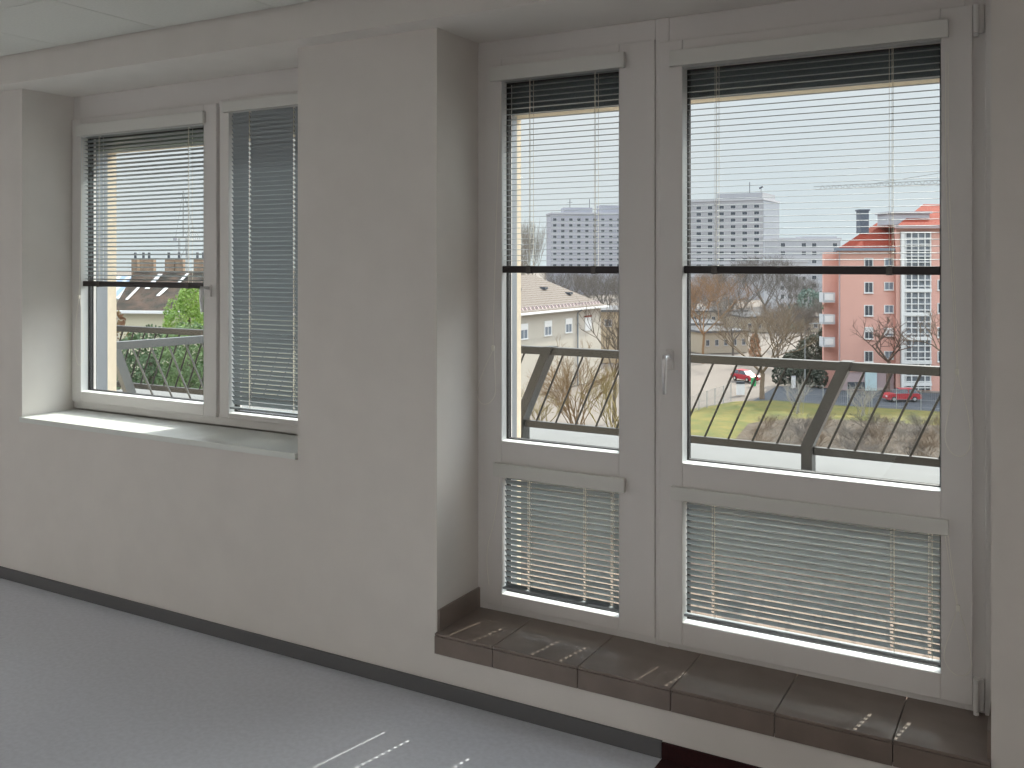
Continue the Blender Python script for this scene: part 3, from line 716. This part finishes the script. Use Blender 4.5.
ORT = mat('orange_twigs', (.42, .26, .15), .9); YTW = mat('yellow_twigs', (.38, .30, .13), .9); PALE = mat('pale_twigs', (.40, .36, .31), .9)
def tree(px, py, t, mb, mm, label, name='bare_tree', rz=0, sc=1, group=None, base=None):
    o = at(px, 400, t); ob = mb if isinstance(mb, bpy.types.Object) else None
    if ob: c = ob.copy(); C.objects.link(c)
    else: c = mb.build(name, mm)
    c.location = (o.x, o.y, GZ if base is None else base); c.rotation_euler = (0, 0, rz); c.scale = (sc, sc, sc)
    tag(c, label, 'tree', group); return c
big = tree(762, 0, 111, tree_mesh(3, 12.3, .62, .27, 6, .24), TWIG, 'large spreading bare tree on the lawn edge beside the red hatchback')
tree(888, 0, 113, tree_mesh(11, 9.8, .85, .22, 4, .42), mat('dark_pruned_bark', (.22, .15, .12), .9), 'pruned bare tree with knobbly dark branches in front of the pink building', rz=1)
tree(955, 0, 108, tree_mesh(14, 11.5, .8, .2, 5, .4), TWIG, 'bare tree reaching in from the right edge of the door glass', rz=2)
B1m = tree(700, 0, 175, tree_mesh(21, 14, .6, .22, 6, .22), GTW, 'bare grey tree behind the sheds at the left edge of the door glass')
labs = [(724, 205, 1.2, 'bare grey tree rising in front of the grey tower'), (742, 230, 1.35, 'tall bare tree just left of the big one, farther off'), (765, 250, 1.45, 'tall hazy bare tree straight behind the big one'),
        (786, 225, 1.15, 'bare tree in front of the blank tower end'), (806, 210, 1.0, 'bare tree left of the dark evergreens'), (733, 160, .85, 'smaller bare tree behind the street corner building'),
        (820, 160, .8, 'bare tree beside the balconies of the pink building'), (560, 200, 1.2, 'bare tree above the roof of the cream house'), (585, 190, 1.1, 'bare tree behind the hip of the cream roof'),
        (607, 200, 1.15, 'bare tree right of the cream house roof'), (632, 190, 1.1, 'bare tree half behind the frame beside the side light'), (800, 145, .75, 'low bare tree beyond the street'), (778, 150, .8, 'bare tree across the street from the lawn')]
for i, (px, t_, sc, lb) in enumerate(labs): tree(px, 0, t_, B1m, None, lb, rz=i*1.3, sc=sc)
ot = tree(703, 0, 150, tree_mesh(33, 15, .7, .2, 6, .3), ORT, 'bare tree with orange twigs at the left edge of the door glass')
tree(614, 0, 95, tree_mesh(41, 12.5, .5, .17, 4, .36), BARK, 'dark forked bare tree close to the side light edge')
pop = tree(527, 0, 190, tree_mesh(51, 23, .28, .3, 6, .2, upright=.6), PALE, 'tall slender pale tree standing above the cream roof')
tree(510, 0, 200, pop, None, 'second slender pale tree half behind the side light frame', rz=2, sc=.9)
# multi-stemmed shrub trees seen between the bars of the side light
def bush_mesh(seed, n, H_, lean, r=.03, lv=3):
    rnd = random.Random(seed); m = MB()
    def grow(p, d, ln, rr, l):
        q = p+d*ln*.5; d2 = (d+Vector((rnd.uniform(-.25, .25), rnd.uniform(-.25, .25), rnd.uniform(-.1, .15)))).normalized(); e = q+d2*ln*.5
        m.tube([p, q, e], [rr, rr*.8, rr*.55], 3, False)
        if l <= 0: return
        for k in range(rnd.randint(2, 4)):
            s_ = Vector((rnd.gauss(0, 1), rnd.gauss(0, 1), rnd.gauss(0, .6))).normalized()
            grow(q.lerp(e, rnd.uniform(0, 1)), (d2+s_*.5).normalized(), ln*.6, rr*.6, l-1)
    for k in range(n):
        a = rnd.uniform(0, 2*PI); l = rnd.uniform(.15, lean)
        grow(Vector((rnd.gauss(0, .3), rnd.gauss(0, .3), 0)), Vector((math.cos(a)*l, math.sin(a)*l, 1)).normalized(), H_*rnd.uniform(.4, .62), r, lv)
    return m
tree(578, 0, 88, bush_mesh(61, 20, 8.0, .75, .06, 4), mat('golden_brown_bark', (.34, .22, .11), .9), 'many stemmed golden brown shrub tree behind the side light bars', 'bare_shrub_tree')
tree(612, 0, 84, bush_mesh(62, 12, 7.0, .8, .06, 4), YTW, 'yellow twigged shrub at the right edge of the side light', 'bare_shrub_tree')
tree(540, 0, 82, bush_mesh(63, 9, 5.5, 1.1, .06, 4), YTW, 'low yellow brown shrub behind the leaning post', 'bare_shrub_tree')
# twiggy bushes on the soil
bb = [bush_mesh(70+k, 34, 3.0, 1.3, .02, 3) for k in range(3)]
bobs = []
ORD = 'first second third fourth fifth sixth seventh eighth ninth tenth eleventh twelfth thirteenth fourteenth fifteenth'.split()
k = 0
for row, (t_, z_) in enumerate(((87, .5), (80.5, .5), (74, .5))):
    for px in range(770-row*6, 990, 19):
        mm = (TWIG, PALE, GTW)[k % 3]; o = at(px+random.uniform(-5, 5), 400, t_+random.uniform(-2, 2))
        if k < 3: c = bb[k].build('bare_bush', mm)
        else: c = bobs[k % 3].copy(); C.objects.link(c)
        bobs.append(c); c.location = (o.x, o.y, GZ+z_-.1); c.rotation_euler = (0, 0, random.uniform(0, 6)); sc = random.uniform(.6, .85); c.scale = (sc, sc, sc*.75)
        col_ = int((px-(770-row*6))/19); tag(c, ('tan', 'pale', 'grey')[(k if k < 3 else k % 3)]+' twiggy bush on the brown soil, '+ORD[col_]+' from the left in the '+('back', 'middle', 'front')[row]+' row', 'bush', 'bare bushes on the brown soil'); k += 1
c = bush_mesh(91, 14, 3.6, .9, .03, 3).build('bare_bush', mat('whitish_twigs', (.50, .47, .42), .9)); o = at(797, 400, 98); c.location = (o.x, o.y, GZ+.3)
tag(c, 'whitish leafless bush on the lawn right of the big tree', 'bush')
c2_ = c.copy(); C.objects.link(c2_); o = at(862, 400, 96); c2_.location = (o.x, o.y, GZ+.4); c2_.scale = (1.1, 1.1, .9)
tag(c2_, 'whitish leafless bush in front of the street fence', 'bush')

# leafy crowns
def leaf_mesh(seed, blobs, n, size):
    rnd = random.Random(seed); m = MB()
    for (cx, cy, cz, rx, rz_) in blobs:
        for k in range(n):
            a, b_ = rnd.uniform(0, 2*PI), math.acos(rnd.uniform(-1, 1)); rr = rnd.uniform(.55, 1)**.5
            p = Vector((cx+rx*rr*math.sin(b_)*math.cos(a), cy+rx*rr*math.sin(b_)*math.sin(a), cz+rz_*rr*math.cos(b_)))
            u_ = Vector((rnd.gauss(0, 1), rnd.gauss(0, 1), rnd.gauss(0, 1))).normalized(); v_ = u_.orthogonal().normalized(); s_ = size*rnd.uniform(.6, 1.3)
            m.poly([p-u_*s_, p-v_*s_*.5, p+u_*s_, p+v_*s_*.5+Vector((0, 0, s_*.2))], [(0, 1, 2, 3)])
    return m
def leafmat(n, a, b):
    m = mat(n, a, .6, nscale=1.2, col2=b); return m
def leafy(px, t, blobs, mm, label, n=700, size=.14, H0=0, trunk=.15, name='leafy_tree'):
    o = at(px, 400, t); e = empty(name, (o.x, o.y, GZ+H0))
    leaf_mesh(int(px), blobs, n, size).build('foliage', mm, e)
    MB().tube([(0, 0, 0), (.1, 0, blobs[0][2]*.5), (0, .05, blobs[0][2])], [trunk, trunk*.8, trunk*.5], 7).build('trunk', BARK, e)
    tag(e, label, 'tree' if 'tree' in name else 'bush'); return e
LG = leafmat('bright_spring_leaf', (.42, .62, .10), (.22, .42, .06)); DG = leafmat('dark_green_leaf', (.13, .24, .09), (.07, .13, .05)); MG = leafmat('mid_green_leaf', (.26, .40, .14), (.12, .22, .08))
def zf(py, t): return 16-(py-HZ)*t/F
t_ = 38
leafy(188, t_, [(0, 0, zf(318, t_), 1.0, 1.1), (.2, 0, zf(300, t_), .55, .7), (-.5, .2, zf(325, t_), .8, .8), (.9, .2, zf(330, t_), .6, .8)], LG, 'bright green leafy tree behind the left window railing', 1500, .055)
t_ = 36
leafy(150, t_, [(0, 0, zf(362, t_), 1.3, 1.4), (.9, 0, zf(380, t_), 1.2, 1.4), (-.9, .2, zf(385, t_), 1.1, 1.3), (0, 0, zf(415, t_), 2.2, 1.6)], DG, 'dark green bushy tree under the left window railing', 2200, .07)
leafy(188, 34, [(0, 0, zf(355, 34), 1.1, 1.2), (.4, 0, zf(375, 34), 1.0, 1.2), (-.3, .2, zf(395, 34), 1.2, 1.3), (0, 0, zf(420, 34), 2.0, 1.6)], MG, 'mid green bushy tree right of the dark one under the left railing', 2200, .065)
leafy(113, 45, [(0, 0, zf(322, 45), .55, .6), (0, 0, zf(340, 45), .9, .9)], leafmat('autumn_leaf', (.34, .30, .10), (.30, .14, .06)), 'small olive and rust coloured bush at the left edge of the left window', 300, .09)
t_ = 175
leafy(808, t_, [(0, 0, zf(302, t_), 2.0, 2.6), (2.6, 0, zf(303, t_), 1.8, 2.2), (-2, 0, zf(318, t_), 2.6, 2.4)], leafmat('blue_green_leaf', (.25, .34, .28), (.15, .22, .18)), 'blue green tree in front of the pale grey block', 700, .30)
leafy(842, 124, [(-1.7, 0, zf(309, 124), .85, .75)], DG, 'dark potted green on a pink building balcony', 300, .14, name='balcony_bush', H0=0)
t_ = 135
leafy(815, t_, [(0, 0, zf(352, t_), 2.6, 2.6), (2.2, 0, zf(342, t_), 2.0, 2.6), (-2.6, 0, zf(366, t_), 2.2, 2.2), (2, 0, zf(368, t_), 3, 2.2)], leafmat('ivy_leaf', (.13, .15, .10), (.08, .09, .06)), 'dark ivy covered tree left of the pink building', 2200, .24, trunk=.3)
t_ = 121
leafy(812, t_, [(k*1.05, 0, 1.35, .95, 1.35) for k in range(-4, 2)], mat('dark_hedge_leaf', (.07, .095, .06), .6, nscale=1.2, col2=(.045, .06, .04)), 'dark clipped hedge across the street left of the pink building', 420, .20, name='clipped_hedge')
t_ = 150
c = leafy(755, t_, [(0, 0, 1.6, .95, 1.6), (0, 0, 3.4, .7, 1.3)], leafmat('orange_leaf', (.62, .32, .16), (.50, .26, .14)), 'small orange columnar bush behind the big tree trunk', 500, .22, name='orange_bush')

# ================================================================== STREET THINGS
def car(px, py, ang, body, label, name='car'):
    t_ = ground_t(py); o = at(px, py, t_); e = empty(name, (o.x, o.y, GZ), ang)
    bm = mat(name+'_'+label.split()[0]+'_paint', body, .3); L = 4.1
    m = MB(); prof = [(0, .35), (.05, .75), (.25, .86), (1.05, .93), (3.55, .95), (3.98, .85), (4.08, .45), (4.0, .28), (.1, .26)]
    m.prism(prof, 'y', -.83, .83); m.build('body', bm, e)
    c = MB(); c.poly([(1.0, -.76, .92), (3.75, -.76, .94), (3.35, -.60, 1.40), (1.75, -.60, 1.42), (1.0, .76, .92), (3.75, .76, .94), (3.35, .60, 1.40), (1.75, .60, 1.42)], [(0, 1, 2, 3), (7, 6, 5, 4), (0, 4, 5, 1), (1, 5, 6, 2), (2, 6, 7, 3), (3, 7, 4, 0)])
    c.build('windows', GLD, e); MB().box(1.72, 3.38, -.61, .61, 1.40, 1.45, .02).box(2.5, 2.58, -.73, .73, .93, 1.42).build('roof', bm, e)
    for x in (.80, 3.2):
        for y in (-.80, .80):
            wh = MB().tube([(x, y-.1, .31), (x, y+.1, .31)], .31, 14).build('wheel', GASKET, e)
            MB().tube([(x, y-.11, .31), (x, y+.11, .31)], .17, 10).build('hub', CHROME, wh)
    for y in (-.62, .62):
        MB().box(4.02, 4.10, y-.16, y+.16, .60, .80).build('tail_light', RED, e); MB().box(-.02, .08, y-.17, y+.17, .55, .72).build('headlight', WHT, e)
    tag(e, label, 'car'); return e
ca, sa = math.cos(YAW), math.sin(YAW)
o1 = car(884, 401, YAW+R(3), (.62, .03, .05), 'red car parked along the street before the pink building')
o2 = car(756, 382.5, YAW+R(118), (.62, .02, .05), 'bright red hatchback driving on the pale road behind the big tree')
car(893, 387, YAW+R(5), (.60, .06, .05), 'second red car partly hidden behind the parked one')
car(1000, 396, YAW+R(184), (.65, .66, .68), 'silver car parked at the right edge of the street')
def post_thing(name, px, py, w_, h_, mm, label, cat, extra=None):
    t_ = ground_t(py); o = at(px, py, t_); e = empty(name, (o.x, o.y, GZ), YAW)
    MB().box(-w_/2, w_/2, -.2, .2, 0, h_, .03).build('body', mm, e)
    if extra: extra(e)
    tag(e, label, cat); return e
post_thing('utility_cabinet', 740.5, 395, .95, 1.35, WHT, 'white utility cabinet with dark top left of the tree trunk', 'cabinet',
           lambda e: MB().box(-.55, .45, -.24, .24, 1.35, 1.65, .02).build('lid', GLD, e))
post_thing('litter_bin', 753.5, 386, .55, .95, mat('bright_green_plastic', (.03, .55, .18), .5), 'small bright green litter bin beside the tree trunk', 'bin',
           lambda e: MB().box(-.30, .30, -.25, .25, .95, 1.05, .02).build('lid', mat('bright_green_plastic', (.03, .55, .18)), e))
post_thing('street_cabinet', 793.5, 388, .45, 1.45, WHT, 'slim white street cabinet across the road', 'cabinet',
           lambda e: MB().box(-.26, .26, -.24, .24, 1.45, 1.5, .01).build('lid', LAV, e))
# wire fence along the lawn
def fence(pts, h_, label, step_label):
    o = pts[0]; e = empty('wire_fence', (o.x, o.y, GZ))
    FM = mat('grey_fence_paint', (.52, .54, .54), .6)
    P = [Vector((p.x-o.x, p.y-o.y, .0)) for p in pts]
    for p in P: MB().tube([p, p+Vector((0, 0, h_))], .045, 5).build('post', FM, e)
    m = MB()
    for i in range(len(P)-1):
        for z in (.3, h_*.5, h_-.08): m.tube([P[i]+Vector((0, 0, z)), P[i+1]+Vector((0, 0, z))], .012, 3, False)
        for k in range(1, 12): q = P[i].lerp(P[i+1], k/12); m.tube([q+Vector((0, 0, .1)), q+Vector((0, 0, h_-.05))], .007, 3, False)
    m.build('wire_mesh', FM, e); tag(e, label, 'fence')
fence([G(x, 407.5+(x-870)*.055) for x in (798.6, 823.1, 847.6, 872, 896.5, 921, 946, 971)], 2.2, 'pale wire fence between lawn and street', '')
fence([G(690, 416), G(699, 411.5), G(707, 409), G(715, 406), G(723.5, 403), G(731, 401)], 2.0, 'thin wire fence along the left lawn edge', '')
# lamp posts
for px, py, h_, lb in ((805, 392, 8, 'slim grey street lamp left of the leaning post'), (850, 386, 6.5, 'short street lamp before the pink building corner')):
    t_ = ground_t(py); o = at(px, py, t_); e = empty('street_lamp', (o.x, o.y, GZ), YAW)
    MB().tube([(0, 0, 0), (0, 0, h_), (.5, 0, h_+.4), (1.2, 0, h_+.45)], [.08, .05, .045, .04], 6).build('pole', CR, e)
    MB().box(1.1, 1.7, -.12, .12, h_+.38, h_+.5, .03).build('lamp_head', CR, e); tag(e, lb, 'street lamp')
